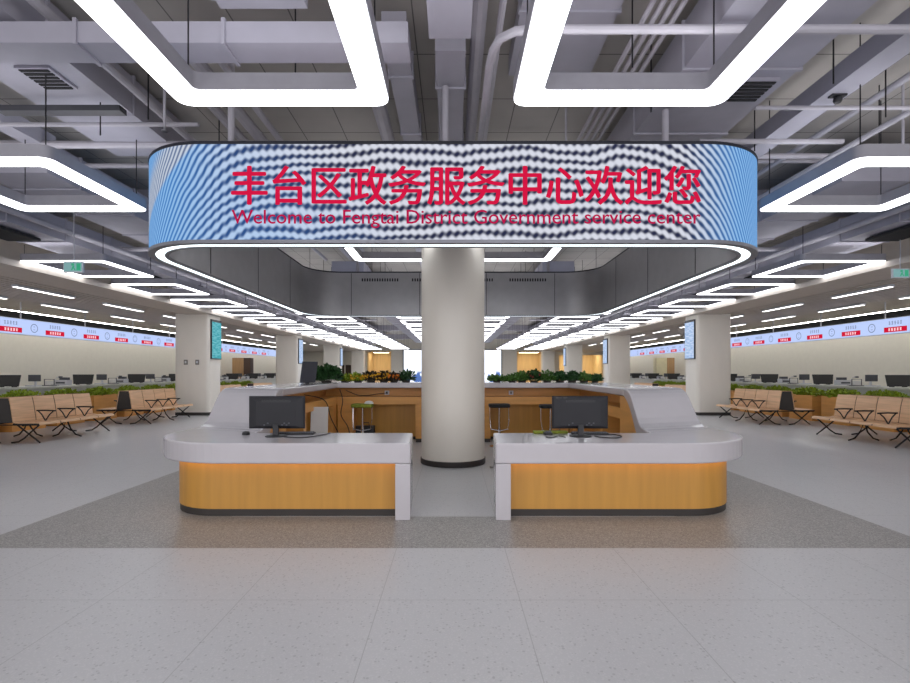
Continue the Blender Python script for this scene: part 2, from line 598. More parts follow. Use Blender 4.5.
def pipe(lab, path, r=0.05, m='ceil_pipe', name='ceiling_pipe', cat='pipe'):
    return tag(MB().tube(path, r, 10).build(name, M[m], smooth=True), lab, cat)


duct('short lilac duct at the top centre, nearest the viewer', -0.20, 0.15, 1.4, 4.2, 4.3, 4.72)
duct('long pale duct along the ceiling above the column', -0.17, 0.12, 4.75, 7.75, 4.55, 4.85)
duct('grey cross duct running left behind the large left lamp', -6.6, -0.38, 4.22, 4.5, 4.28, 4.46)
duct('flat beige duct piece above the large left lamp', -1.95, -1.22, 2.2, 4.2, 4.55, 4.8)
duct('broad flat beige duct above the large right lamp', 0.61, 1.5, 1.4, 5.5, 4.76, 4.96)
duct('small flat beige duct at top left between lamp and pipes', -2.72, -2.12, 1.4, 4.1, 4.72, 4.94)
duct('narrow square duct running back just left of the column', -0.66, -0.43, 4.6, 7.75, 4.58, 4.82)
pipe('round pipe running back beside the narrow square duct', [(-0.89, 4.6, 4.7), (-0.89, 30, 4.7)], 0.09)
pipe('ceiling pipe left of the column, leftmost of three parallel ones', [(-2.85, 4.6, 4.65), (-2.85, 13.9, 4.65)], 0.055)
pipe('ceiling pipe left of the column, middle of three parallel ones', [(-2.6, 4.6, 4.65), (-2.6, 13.9, 4.65)], 0.07)
pipe('ceiling pipe left of the column, rightmost of three parallel ones', [(-2.35, 4.6, 4.65), (-2.35, 13.9, 4.65)], 0.04)
pipe('thin diagonal-looking pipe running back above the left lamp corner', [(-3.5, 3, 4.6), (-3.5, 13.8, 4.6)], 0.045)
t = duct('wide lilac duct with air grille at upper left', -4.7, -3.75, 1.5, 7.0, 4.52, 4.95)
box(-0.1, 0.25, 3.42, 3.80, -0.03, 0.0).build('grille_frame', M['ceil_paint'], t)
gr = MB()
for k in range(6):
    gr.box(-0.07, 0.22, 3.44 + k * 0.06, 3.475 + k * 0.06, -0.04, -0.03)
gr.build('grille_slots', M['void'], t)
t = duct('wide beige duct with air grille at upper right', 2.13, 3.2, 1.5, 10.5, 4.3, 4.72)
box(0.1, 0.45, 3.25, 3.65, -0.03, 0.0).build('grille_frame', M['ceil_paint'], t)
gr = MB()
for k in range(6):
    gr.box(0.13, 0.42, 3.27 + k * 0.06, 3.305 + k * 0.06, -0.04, -0.03)
gr.build('grille_slots', M['void'], t)
beam('dark_channel', 'ceil_dark', 'dark steel channel hanging under the upper left ducts', 'channel', -4.9, -3.57, 5.35, 5.47, 4.30, 4.36)
beam('ceiling_beam', 'ceil_paint', 'slim lilac beam running back above the right end of the screen', 'beam', 3.85, 4.12, 2, 9.5, 4.38, 4.58)
beam('ceiling_beam', 'ceil_paint', 'slim lilac beam running back at far upper left', 'beam', -5.64, -5.40, 2, 6.8, 4.50, 4.70)
pipe('sloping-looking thin pipe right of the slim lilac beam', [(4.78, 2, 4.6), (4.78, 26, 4.6)], 0.04)
pipe('bluish thin pipe at upper right nearest the side lamp', [(5.0, 2, 4.35), (5.0, 9.5, 4.35)], 0.035)
pipe('long pipe crossing the ceiling at upper right with a bent end',
     [(0.32, 30, 4.2), (0.32, 4.4, 4.2), (0.335, 4.2, 4.2), (0.38, 4.05, 4.2), (0.5, 3.96, 4.2), (0.66, 3.94, 4.2), (8, 3.94, 4.2)], 0.035)
pipe('brown-grey pipe running back just right of the column', [(0.24, 1.5, 4.75), (0.24, 30, 4.75)], 0.07)
pipe('thin conduit running back beside the bent pipe', [(0.42, 1.5, 4.6), (0.42, 30, 4.6)], 0.03)
pipe('long pipe crossing the upper left just above the screen', [(-9, 6.6, 4.5), (-1.2, 6.6, 4.5)], 0.05)
pipe('thinner pipe crossing the upper left behind the long one', [(-9, 7.4, 4.55), (-1.2, 7.4, 4.55)], 0.035)
pipe('pipe crossing the upper right behind the right lamp', [(2.9, 5.9, 4.22), (4.6, 5.9, 4.22)], 0.03)
pipe('pipe crossing right of the column just above the screen', [(0.1, 6.9, 4.48), (7.5, 6.9, 4.48)], 0.035)
for k in range(4):
    x = 1.62 + k * 0.085
    pipe('white conduit in the right ceiling bundle, %s from the left' % ORD[k], [(x, 1.6, 4.5), (x, 7.6, 4.5)], 0.022, name='conduit', cat='conduit')
tray = thing('cable_tray', 'ribbed bracket holding the conduit bundle at upper right', 'bracket', (1.75, 3.95, 4.4))
box(-0.26, 0.26, 0, 0.08, 0.125, 0.16).build('crossbar', M['ceil_pipe'], tray)
box(-0.25, -0.23, 0.02, 0.06, 0.16, 0.6).build('hanger', M['ceil_pipe'], tray)
box(0.23, 0.25, 0.02, 0.06, 0.16, 0.6).build('hanger', M['ceil_pipe'], tray)
WIRES = [(-5.3, 4.9), (-4.9, 3.7), (-3.95, 5.6), (-3.2, 5.25), (-2.9, 6.2), (-1.45, 4.6), (1.56, 4.35), (2.02, 5.1), (3.5, 4.6), (3.62, 6.0), (4.5, 5.2), (4.45, 3.6), (4.95, 4.7), (5.2, 6.1)]
wire = None
for k, (x, y) in enumerate(WIRES):
    lab = 'thin black hanger wire in the upper %s ceiling, %s from the left' % (('left', ORD[k]) if x < 0 else ('right', ORD[k - 6]))
    if wire is None:
        wire = tag(MB().tube([(0, 0, -0.85), (0, 0, 0)], 0.007, 6).build('hanger_wire', M['black_metal'], loc=(x, y, ZC)), lab, 'wire', 'ceiling hanger wires')
        CH[wire.name] = []
    else:
        dup(wire, (x, y, ZC), lab)
pipe('thin pipe crossing the upper left under the cross duct', [(-6.5, 4.9, 4.16), (-4.75, 4.9, 4.16)], 0.02)
pipe('thin pipe crossing the upper left behind the dark channel', [(-9, 5.9, 4.42), (-3.0, 5.9, 4.42)], 0.025)
pipe('thin pipe crossing the upper right above the side lamp', [(3.2, 5.3, 4.30), (9, 5.3, 4.30)], 0.022)
pipe('slim pipe crossing over the ring, right half', [(0.6, 7.4, 4.62), (7.5, 7.4, 4.62)], 0.03)
# drop pipes with sprinkler heads
for k, (x, y) in enumerate(((-3.0, 5.2), (1.4, 6.2), (5.4, 6.0), (-5.6, 6.0))):
    t = thing('sprinkler_head', 'thin drop pipe with sprinkler head ' + ('behind the large left lamp', 'behind the large right lamp',
              'above the lamp right of the screen', 'above the lamp left of the screen')[k], 'sprinkler', (x, y, 4.0))
    MB().tube([(0, 0, 0.05), (0, 0, 1.0)], 0.014, 8).build('drop_pipe', M['ceil_pipe'], t)
    MB().lathe([(0.03, 0), (0.03, 0.012), (0.012, 0.02), (0.012, 0.06)], 12).build('head', M['steel'], t)
for s in (-1, 1):
    n = SIDE[s]
    duct('big duct running back high above the %s row of lamps' % n, min(s * 5.6, s * 6.6), max(s * 5.6, s * 6.6), 6.9 if s < 0 else 7.2, 45, 4.25, 4.7)
    duct('pale boxed duct running back beside the %s pillars' % n, min(s * 7.25, s * 8.15), max(s * 7.25, s * 8.15), 5, 45, 3.95, 4.35)
    duct('middle duct running deep into the hall on the %s' % n, min(s * 2.5, s * 3.4), max(s * 2.5, s * 3.4), 14, 46, 4.2, 4.6)
    pipe('pipe running back along the %s boxed duct' % n, [(s * 7.0, 5, 4.05), (s * 7.0, 45, 4.05)], 0.05)
    for k, y in enumerate((10.8, 14.2, 21.0, 25.5, 32.0, 40.0)):
        pipe('pipe crossing the %s ceiling, %s back from the front' % (n, ORD[k]), [(s * 3.9, y, 4.15), (s * 8.2, y, 4.15)], 0.045)
    # short dark openings in the boxed duct's edge above the soffit
    for k, y in enumerate((8.2, 12.0, 15.4, 20.4)):
        t = box(s * 7.5, s * 8.1, y, y + 0.9, 3.88, 3.927)
        tag(t.build('duct_opening', M['void']), 'black slot-like opening under the %s boxed duct, %s from the front' % (n, ORD[k]), 'vent')


# ---------------------------------------------------------------- square frame lamps
LZ = 3.60
LH = 0.825        # half size
LW = 0.215        # band width


def make_lamp(loc, label, outer=0, ztop=3.925, LW=0.215, both=False):
    t = thing('frame_lamp', label, 'lamp', loc, 'square frame ceiling lamps')
    o0, i0 = rrect(LH, LH, 0.10, n=6), rrect(LH - LW, LH - LW, 0.05, n=6)
    z0, z1 = 0.012, 0.14
    P = lambda pts, z: [(x, y, z) for x, y in pts]
    MB().loops([P(i0, z0), P(o0, z0), P(o0, z1), P(i0, z1), P(i0, z0)]).build('housing', M['lamp_body'], t, smooth=True)
    e = 0.006
    o1, i1 = rrect(LH - e, LH - e, 0.10, n=6), rrect(LH - LW + e, LH - LW + e, 0.05, n=6)
    MB().loops([P(i1, z0), P(i1, 0), P(o1, 0), P(o1, z0)]).build('diffuser', M['lamp'], t, smooth=True)
    o2, i2 = rrect(LH - 0.04, LH - 0.04, 0.08, n=6), rrect(LH - LW + 0.04, LH - LW + 0.04, 0.04, n=6)
    MB().loops([P(i2, z1 + 0.004), P(o2, z1 + 0.004)]).build('added_uplight', M['added_uplight'], t)  # added emitter on the unseen top face, brightens the ceiling above
    for sx in (-1, 1):
        for sy in (-1, 1):
            a = LH - LW / 2
            zt = ztop - LZ if (outer == sx or both) else ZC - LZ
            MB().tube([(sx * a, sy * a, z1), (sx * a, sy * a, zt)], 0.006, 6).build('hanger_rod', M['black_metal'], t)
    return remember(t)


ROWS = [(-1, 1.34, 'in the row just left of centre'), (1, 1.34, 'in the row just right of centre'),
        (-1, 4.80, 'in the row left of the screen'), (1, 4.80, 'in the row right of the screen'),
        (-1, 7.42, 'in the row beside the left pillars'), (1, 7.42, 'in the row beside the right pillars')]
lamp_protos = {}
for s, x, where in ROWS:
    if x < 2: ys = [3.13, 8.65] + [13.65 + 2.5 * k for k in range(14)]
    elif x < 6: ys = [5.73] + [14.9 + 2.5 * k for k in range(13)]
    else: ys = [10.28 + 2.52 * k for k in range(15)]
    for k, y in enumerate(ys):
        if k == 0:
            lab = {1.34: 'large glowing white square frame lamp cut off at top %s of photo',
                   4.80: 'glowing square frame lamp beside the %s end of the curved screen',
                   7.42: 'glowing square frame lamp nearest the viewer by the %s wall signs'}[x] % SIDE[s]
        elif x < 2 and k == 1:
            lab = 'glowing square frame lamp seen inside the screen ring, %s of column' % SIDE[s]
        else:
            lab = 'glowing square frame lamp %s, %s from the front' % (where, ORD[k])
        key = s if x > 6 else 0
        first_left = s < 0 and 2 < x < 6 and k == 0
        if first_left: key = 'under duct'
        wide = x < 6 and k == 0
        if not first_left: key = (key, wide)
        xx = 1.02 if (x < 2 and k == 1) else x
        if x < 2 and k == 0: xx = 1.32 if s < 0 else 1.29
        if key not in lamp_protos:
            lamp_protos[key] = make_lamp((s * xx, y, LZ), lab, 1 if first_left else key[0], 4.495 if first_left else 3.925,
                                         0.215 if wide or first_left else 0.15, first_left)
        else:
            dup(lamp_protos[key], (s * xx, y, LZ), lab)

# slim strip lamps among the slats, and the continuous strip along the wall
strip = None
for s in (-1, 1):
    for r, x, y0 in ((0, 10.0, 11.4), (1, 11.9, 14.5)):
        for k in range(9):
            lab = 'slim strip lamp in the %s slatted ceiling, %s of the %s row' % (SIDE[s], ORD[k] + ' back', ('inner', 'outer')[r])
            loc = (s * x, y0 + 2.95 * k - (2.95 if r else 0), 3.44)
            if strip is None:
                strip = thing('strip_lamp', lab, 'lamp', loc, 'strip lamps in the slatted ceilings')
                box(-0.075, 0.075, 0, 1.75, 0.005, 0.058).build('housing', M['device'], strip)
                box(-0.05, 0.05, 0.01, 1.74, -0.004, 0.005).build('diffuser', M['strip'], strip)
                remember(strip)
            else:
                dup(strip, loc, lab)
    t = thing('wall_strip_lamp', 'long continuous white strip lamp along the %s edge of the slatted ceiling' % SIDE[s], 'lamp', (s * 14.35, 5, 3.5))
    box(-0.12, 0.12, 0, 42, 0.005, 0.098).build('housing', M['device'], t)
    box(-0.06, 0.06, 0.02, 41.98, -0.006, 0.005).build('diffuser', M['wall_strip'], t)


# ---------------------------------------------------------------- the LED screen ring
RX, RR = 3.58, 0.95
RY0, RY1 = 5.2, 12.15
RCY, RHY = (RY0 + RY1) / 2, (RY1 - RY0) / 2
RZ0, RZ1 = 2.84, 3.90
ring = thing('screen_ring', 'huge rounded ring screen with red welcome text hanging over the desk', 'screen', (0, RCY, RZ0))
HR = RZ1 - RZ0
R3 = lambda off, z, n=20: [(x, y, z) for x, y in rrect(RX - off, RHY - off, RR - off, n=n)]


def ring_face(name, material, off, z0, z1):
    pts = rrect(RX - off, RHY - off, RR - off, n=20)
    n = len(pts)
    # walk so that u = 0 is the middle of the front face
    d = [0.0]
    for i in range(n):
        a, b = pts[i], pts[(i + 1) % n]
        d.append(d[-1] + math.hypot(b[0] - a[0], b[1] - a[1]))
    total = d[-1]
    start = RX - RR               # first point is the right end of the front straight
    vs, fs, uvs = [], [], []
    for i in range(n):
        a, b = pts[i], pts[(i + 1) % n]
        ua, ub = d[i] + start, d[i + 1] + start
        if ua > total / 2 - 0.01: ua, ub = ua - total, ub - total
        o = len(vs)
        vs += [(a[0], a[1], z0), (b[0], b[1], z0), (b[0], b[1], z1), (a[0], a[1], z1)]
        fs.append((o, o + 1, o + 2, o + 3))
        uvs += [(ua, z0), (ub, z0), (ub, z1), (ua, z1)]
    me = bpy.data.meshes.new(name)
    me.from_pydata(vs, [], fs)
    l = me.uv_layers.new(name='UVMap')
    for i, uv in enumerate(uvs):
        l.data[i].uv = uv
    me.materials.append(material)
    o = bpy.data.objects.new(name, me)
    COL.objects.link(o)
    o.parent = ring
    return o


ring_face('display', M['picture'], 0.0, 0.035, HR - 0.03)
T = 0.20
MB().loops([R3(0.01, HR - 0.03), R3(-0.008, HR - 0.03), R3(-0.008, HR), R3(T, HR), R3(T, HR - 0.03)]).build('top_trim', M['ring_dark'], ring, smooth=True)
MB().loops([R3(0.01, 0.035), R3(-0.008, 0.035), R3(-0.008, 0.0), R3(0.065, 0.0), R3(0.065, 0.02)]).build('bottom_trim', M['ring_trim'], ring, smooth=True)
MB().loops([R3(0.065, 0.008), R3(0.155, 0.008)]).build('light_strip', M['cool_strip'], ring)
MB().loops([R3(0.155, 0.02), R3(0.155, 0.0), R3(T, 0.0), R3(T, 0.02)]).build('inner_trim', M['ring_trim'], ring, smooth=True)
inner = MB().loops([R3(T, 0.02), R3(T, HR - 0.03)]).build('inner_cladding', M['ring_grey'], ring, smooth=True)
seam = MB()
yi = RHY - T
for x in (-2.43, -0.8, 0.8, 2.43):
    seam.box(x - 0.006, x + 0.006, yi - 0.004, yi, 0.03, HR - 0.04)
for s in (-1, 1):
    for y in (-1.7, 0.0, 1.7):
        seam.box(s * (RX - T - 0.004), s * (RX - T), y - 0.006, y + 0.006, 0.03, HR - 0.04)
seam.build('panel_seams', M['ring_dark'], inner)
for x0, n in ((-2.18, 15), (-0.98, 15), (0.20, 13), (1.35, 15)):
    v = MB()
    for k in range(n):
        v.box(x0 + k * 0.06, x0 + k * 0.06 + 0.032, yi - 0.008, yi - 0.001, HR - 0.235, HR - 0.165)
    v.build('vent_slots', M['void'], ring)
for x, y in ((-2.35, -RHY + 0.1), (-0.08, -RHY + 0.1), (2.25, -RHY + 0.1), (-RX + 0.1, 0), (RX - 0.1, 0), (-2.3, RHY - 0.1), (2.3, RHY - 0.1)):
    MB().tube([(x, y, HR), (x, y, (4.27 if x == 2.25 else 4.52 if x == -0.08 else ZC) - RZ0)], 0.035, 10).build('hanger_post', M['ceil_pipe'], ring, smooth=True)


def text_part(name, body, material, parent, x0, x1, z0, y, height=None, bold=0.0, fat=0.0):
    """lettering as a mesh lying in the x-z plane, fitted between x0 and x1"""
    cu = bpy.data.curves.new(name, 'FONT')
    cu.body = body
    cu.size = 1.0
    cu.offset = bold
    cu.extrude = 0.0
    cu.resolution_u = 3
    tmp = bpy.data.objects.new(name, cu)
    COL.objects.link(tmp)
    dg = bpy.context.evaluated_depsgraph_get()
    me = bpy.data.meshes.new_from_object(tmp.evaluated_get(dg))
    bpy.data.objects.remove(tmp)
    xs = [v.co.x for v in me.vertices]
    ys = [v.co.y for v in me.vertices]
    k = (x1 - x0) / (max(xs) - min(xs))
    kz = k if height is None else height / (max(ys) - min(ys))
    mx, my = min(xs), min(ys)
    for v in me.vertices:
        xx = x0 + (v.co.x - mx) * k
        v.co = (xx, y(xx) if callable(y) else y, z0 + (v.co.y - my) * kz)
    if fat:
        bm = bmesh.new()
        for dx, dz in ((-fat, 0), (fat, 0), (0, -fat * 0.6), (0, fat * 0.6)):
            m2_ = me.copy()
            for v in m2_.vertices:
                xx = v.co.x + dx
                v.co = (xx, y(xx) if callable(y) else y, v.co.z + dz)
            bm.from_mesh(m2_)
        bm.to_mesh(me)
        bm.free()
    me.materials.clear()
    me.materials.append(material)
    o = bpy.data.objects.new(name, me)
    COL.objects.link(o)
    if parent: o.parent = parent
    return o


def face_y(x):
    a = abs(x) - (RX - RR)
    if a <= 0: return -RHY - 0.006
    return -RHY + RR - math.sqrt(max(0, RR * RR - a * a)) - 0.006


px = lambda x, d: (x - 453) / F * d
text_part('chinese_text', '丰台区政务服务中心欢迎您', M['text_red'], ring, px(232, RY0), px(700, RY0), 0.40, face_y, height=0.40, fat=0.0085)
text_part('english_text', 'Welcome to Fengtai District Government service center', M['text_dim'], ring, px(232, RY0), px(700, RY0), 0.155, face_y, height=0.19, fat=0.002)


# ---------------------------------------------------------------- the reception desk, two mirrored halves
PROF = [(6.45, .78), (6.60, .782), (6.70, .80), (6.78, .835), (6.86, .90), (6.94, .985), (7.02, 1.07), (7.10, 1.15), (7.17, 1.205),
        (7.25, 1.243), (7.34, 1.264), (7.46, 1.27)]
SH = 0.38       # the ramp runs earlier on its inner edge


def zprof(y):
    if y <= PROF[0][0]: return .78
    if y >= PROF[-1][0]: return 1.27
    for (a, b), (c_, d) in zip(PROF, PROF[1:]):
        if a <= y <= c_:
            return b + (d - b) * (y - a) / (c_ - a)


def desk(s):
    n = SIDE[s]
    t = thing('reception_desk', '%s half of white-topped maple reception desk with swooping raised side' % n, 'desk', (0, 0, 0), 'reception desk halves')
    OX, IX = 3.35, 2.37

    def arc(cx, cy, r, a0, a1, n=12):
        return [(cx + r * math.cos(math.radians(a0 + (a1 - a0) * k / n)), cy + r * math.sin(math.radians(a0 + (a1 - a0) * k / n))) for k in range(n + 1)]
    # low counter slab
    y_o, y_i = PROF[0][0], PROF[0][0] - SH
    plan = [(0.43, 5.05)] + arc(OX - 1.0, 5.05 + 1.0, 1.0, -90, 0, 18) + [(OX, y_o), (IX, y_i)] + \
           arc(IX - 0.1, 5.92 + 0.1, 0.1, 0, -90, 4)[1:] + [(0.475, 5.92)]
    top = MB().prism([(s * x, y) for x, y in plan], .57, .78)
    # ramp and raised side
    sec = []
    for y, z in PROF:
        k = (y - PROF[0][0]) / (PROF[-1][0] - PROF[0][0])
        th = 0.21 - 0.10 * k + 0.09 * math.sin(PI * k)
        sec.append([(s * OX, y, z), (s * (IX + 0.04 * k), y - SH, z), (s * (IX + 0.04 * k), y - SH, z - th), (s * OX, y, z - th)])
    top.loops(sec, True, True)
    # raised counter round to the back
    ye = PROF[-1][0]
    plan2 = [(OX, ye)] + arc(OX - 0.9, 11.5 - 0.9, 0.9, 0, 90) + [(0.003, 11.5), (0.003, 10.62), (2.45, 10.62), (IX + 0.04, ye - SH)]
    top.prism([(s * x, y) for x, y in plan2], 1.16, 1.27)
    top.build('countertop', M['solid'], t, bevel=0.018)
    # end leg
    MB().prism([(s * 0.432, 5.052), (s * 0.585, 5.052), (s * 0.63, 5.90), (s * 0.477, 5.90)], 0, .569).build('end_leg', M['solid'], t, bevel=0.006)
    # outer veneer with plinth
    path = [(0.586, 5.2)] + arc(3.1 - 0.62, 5.2 + 0.62, 0.62, -90, 0, 14) + [(3.1, y) for y in (6.3, 6.5, 6.7, 6.85, 7.0, 7.15, 7.3, 7.5, 9.0)] + \
        arc(3.1 - 0.7, 11.25 - 0.7, 0.7, 0, 90, 12) + [(0.003, 11.25)]

    def ztop(x, y):
        if y > 9: return 1.158
        if y < 6.2: return .566
        yy = y
        k = min(1, max(0, (yy - PROF[0][0]) / (PROF[-1][0] - PROF[0][0])))
        return zprof(yy - 0.12) - (0.21 - 0.10 * k + 0.09 * math.sin(PI * k)) - 0.012

    def wall(path, zf, off0, off1, zb):
        secs = []
        for i, p in enumerate(path):
            a, b = path[max(0, i - 1)], path[min(len(path) - 1, i + 1)]
            dx, dy = b[0] - a[0], b[1] - a[1]
            L = math.hypot(dx, dy)
            nx, ny = dy / L, -dx / L            # outward
            zt = zf(*p)
            q0 = (s * (p[0] + nx * off0), p[1] + ny * off0)
            q1 = (s * (p[0] + nx * off1), p[1] + ny * off1)
            secs.append([(*q0, zb), (*q1, zb), (*q1, zt), (*q0, zt)])
        return MB().loops(secs, True, True)
    wall(path, ztop, 0.0, -0.04, 0.075).build('front_panel', M['maple'], t, smooth=True)
    wall(path, lambda x, y: 0.073, -0.008, -0.05, 0.0).build('plinth', M['plinth'], t, smooth=True)
    # amber glow strip tucked under the overhanging top
    pa = [(x, y) for x, y in path if y < 6.25]
    wall(pa, lambda x, y: 0.569, 0.055, 0.03, 0.560).build('glow_strip', M['amber'], t)
    # inside: work surface, its apron, posts, recessed backs
    ws = MB()
    ws.box(s * 0.003, s * 2.88, 10.65, 11.2, .81, .97)
    ws.box(s * 2.47, s * 3.0, 7.25, 10.65, .81, .97)
    ws.build('work_surface', M['maple_h'], t)
    bk = MB()
    bk.box(s * 0.003, s * 2.80, 11.0, 11.05, .971, 1.158)
    bk.box(s * 2.80, s * 2.85, 7.25, 11.0, .971, 1.158)
    bk.build('upper_back_panel', M['maple_h'], t)
    kb = MB()
    kb.box(s * 0.003, s * 2.9, 11.05, 11.1, 0.075, .809)
    kb.box(s * 2.9, s * 2.95, 7.25, 11.05, 0.075, .809)
    kb.build('knee_panel', M['maple'], t)
    for x0, x1, y0, y1 in ((0.67, 0.80, 10.66, 11.05), (2.13, 2.46, 10.66, 11.05), (2.48, 2.90, 10.30, 10.655), (2.48, 2.90, 8.3, 8.45)):
        box(s * x0, s * x1, y0, y1, 0.08, .808).build('post', M['maple_h'], t)
        box(s * (x0 + .005), s * (x1 - .005), y0 + .01, y1, 0.0, .079).build('post_plinth', M['plinth'], t)
    # veneered cheek below the ramp's inner edge
    prof = [(y - SH, zprof(y) - (0.21 - 0.10 * ((y - 6.45) / 1.01) + 0.09 * math.sin(PI * (y - 6.45) / 1.01)) - 0.008) for y, z in PROF]
    ck = MB()
    pts = prof + [(7.25, 1.155), (7.25, 0.075), (prof[0][0] - 0.1, 0.075), (prof[0][0] - 0.1, .566)]
    ck.loops([[(s * 2.42, y, z) for y, z in pts], [(s * 2.46, y, z) for y, z in pts]], True, True)
    ck.build('inner_cheek', M['maple_h'], t)
    # sockets on the upper back panel
    x = px(387, 11.0) if s < 0 else px(511, 11.0)
    so = box(x - 0.05, x + 0.05, 10.985, 10.999, 1.0, 1.09).build('socket_plate', M['device'] if s > 0 else M['white_board'], t)
    box(x - 0.018, x + 0.018, 10.978, 10.985, 1.02, 1.07).build('socket_hole', M['black_plastic'] if s < 0 else M['plate'], so)
    return t


desk(-1)
desk(1)

# floor boxes in the gap
for s, d in ((-1, 'left'), (1, 'right')):
    t = thing('floor_box', 'small grey floor socket plate on the %s of the gap by the column' % d, 'floor socket', (px(409 if s < 0 else 493, 7.85), 7.85, 0.0))
    box(-0.05, 0.05, -0.06, 0.06, 0.0, 0.012).build('plate', M['plate'], t)
    box(-0.03, 0.03, -0.03, 0.03, 0.012, 0.016).build('lid', M['steel'], t)


# ---------------------------------------------------------------- on the desk
def monitor(loc, label, rz=0):
    t = thing('monitor', label, 'monitor', loc, rz=rz)
    # built facing +y: we see its back
    w, h, z = 0.313, 0.365, 0.085
    o = [[(x, 0.02, zz) for x, zz in ((-w, z), (w, z), (w, z + h), (-w, z + h))],
         [(x, -0.005, zz) for x, zz in ((-w, z), (w, z), (w, z + h), (-w, z + h))],
         [(x, -0.02, zz) for x, zz in ((-w + .02, z + .015), (w - .02, z + .015), (w - .02, z + h - .015), (-w + .02, z + h - .015))],
         [(x, -0.035, zz) for x, zz in ((-w + .09, z + .03), (w - .09, z + .03), (w - .09, z + h - .06), (-w + .09, z + h - .06))]]
    shell = MB().loops(o, True, True).build('shell', M['screen_back'], t, bevel=0.004)
    box(-0.16, 0.16, -0.039, -0.034, z + h - 0.07, z + h - 0.045).build('vent_strip', M['black_plastic'], shell)
    box(-w + .012, w - .012, 0.02, 0.023, z + .02, z + h - .012).build('display', M['black_plastic'], t)
    pt = MB()
    for k, x in enumerate((-0.14, -0.10, 0.06, 0.085, 0.11, 0.135)):
        pt.box(x, x + 0.017, -0.038, -0.030, z + 0.035 + 0.02 * (k % 2), z + 0.05 + 0.02 * (k % 2))
    pt.build('ports', M['device_dark'], shell)
    box(-0.032, 0.032, -0.055, -0.018, 0.012, z + 0.045).build('neck', M['black_plastic'], t, bevel=0.004)
    MB().lathe([(0.12, 0), (0.12, 0.008), (0.09, 0.014), (0.0, 0.016)], 28, (0, -0.02)).build('base', M['black_plastic'], t, smooth=True)
    return t


DZ = 0.78
m1 = monitor((px(277, 5.62), 5.62, DZ), 'black monitor seen from behind on the left desk half')
m2 = monitor((px(580, 5.62), 5.62, DZ), 'black monitor seen from behind on the right desk half')
text_part('brand_mark', 'PHILIPS', M['plate'], m2, -0.27, -0.15, 0.408, -0.0225, bold=0.0)


def keyboard(loc, label, rz=0):
    t = thing('keyboard', label, 'keyboard', loc, rz=rz)
    box(-0.21, 0.21, -0.065, 0.065, 0, 0.018).build('case', M['black_plastic'], t, bevel=0.004)
    k = MB()
    for r in range(5):
        for c_ in range(15):
            k.box(-0.2 + c_ * 0.0267, -0.2 + c_ * 0.0267 + 0.022, -0.056 + r * 0.0225, -0.038 + r * 0.0225, 0.018, 0.026)
    k.build('keys', M['device_dark'], t)
    return t


keyboard((px(296, 5.78), 5.79, DZ), 'black keyboard behind the left desk monitor', 0.06)
keyboard((px(590, 5.78), 5.79, DZ), 'black keyboard behind the right desk monitor', -0.05)
t = thing('mouse', 'black computer mouse beside the left desk monitor', 'mouse', (px(246, 5.75), 5.75, DZ), rz=0.5)
MB().loops([[(0.045 * a * math.cos(q), 0.06 * a * math.sin(q), z) for q in [2 * PI * k / 16 for k in range(16)]] for a, z in
            ((0.95, 0), (1, 0.01), (0.9, 0.026), (0.6, 0.037), (0.15, 0.041))], True, True).build('body', M['black_plastic'], t, smooth=True)
box(-0.006, 0.006, 0.02, 0.045, 0.03, 0.04).build('wheel', M['device_dark'], t)
t = thing('card_reader', 'small black reader on a cord at the left of right monitor', 'reader', (px(548, 5.74), 5.74, DZ))
box(-0.045, 0.045, -0.05, 0.05, 0, 0.03).build('body', M['black_plastic'], t, bevel=0.005)
box(-0.03, 0.03, -0.04, 0.0, 0.03, 0.045).build('slot', M['device_dark'], t)
pad = box(-0.2, 0.2, -0.05, 0.05, 0, 0.03).build('green_pad', M['green_cloth'], None, bevel=0.01, loc=(px(563, 5.9), 5.865, DZ))
pad.location = (px(552, 5.86), 5.868, DZ)
# the pad would sit under the keyboard: it lies beside it, left of the monitor neck
pad.location.x = px(553, 5.86) - 0.03
tag(pad, 'green rolled cloth lying behind the right desk monitor', 'cloth')


def cord(lab, pts, r=0.006):
    P = [Vector(p) for p in pts]
    out = []
    for i in range(len(P) - 1):
        p0, p1, p2, p3 = P[max(i - 1, 0)], P[i], P[i + 1], P[min(i + 2, len(P) - 1)]
        for k in range(8):
            u = k / 8
            out.append(0.5 * ((2 * p1) + (p2 - p0) * u + (2 * p0 - 5 * p1 + 4 * p2 - p3) * u * u + (3 * p1 - p0 - 3 * p2 + p3) * u ** 3))
    out.append(P[-1])
    return tag(MB().tube(out, r, 6).build('cord', M['black_plastic'], smooth=True), lab, 'cord')


zc = DZ + 0.007
cord('black cord trailing right from the left desk monitor', [(px(284, 5.5), 5.5, zc), (px(300, 5.42), 5.44, zc), (px(318, 5.6), 5.6, zc), (px(330, 5.85), 5.86, zc)])
cord('black cord looped right of the right desk monitor', [(px(594, 5.6), 5.58, zc), (px(602, 5.45), 5.46, zc), (px(616, 5.42), 5.42, zc), (px(621, 5.58), 5.56, zc), (px(612, 5.75), 5.72, zc), (px(603, 5.72), 5.7, zc)])
cord('tangled white-grey cord left of the right desk monitor', [(px(546, 5.5), 5.5, zc), (px(552, 5.42), 5.44, zc), (px(558, 5.6), 5.58, zc), (px(566, 5.45), 5.47, zc)], 0.005)
cord('black cord dangling along the rear left corner of the desk', [(-2.40, 10.6, 1.13), (-2.33, 10.56, 0.9), (-2.36, 10.54, 0.6), (-2.22, 10.54, 0.35), (-2.13, 10.5, 0.05)], 0.010)
cord('second black cord drooping across the rear left corner', [(-2.74, 9.2, 1.08), (-2.44, 9.5, 0.96), (-2.38, 9.75, 0.6), (-2.25, 9.9, 0.25), (-2.2, 10.0, 0.02)], 0.009)
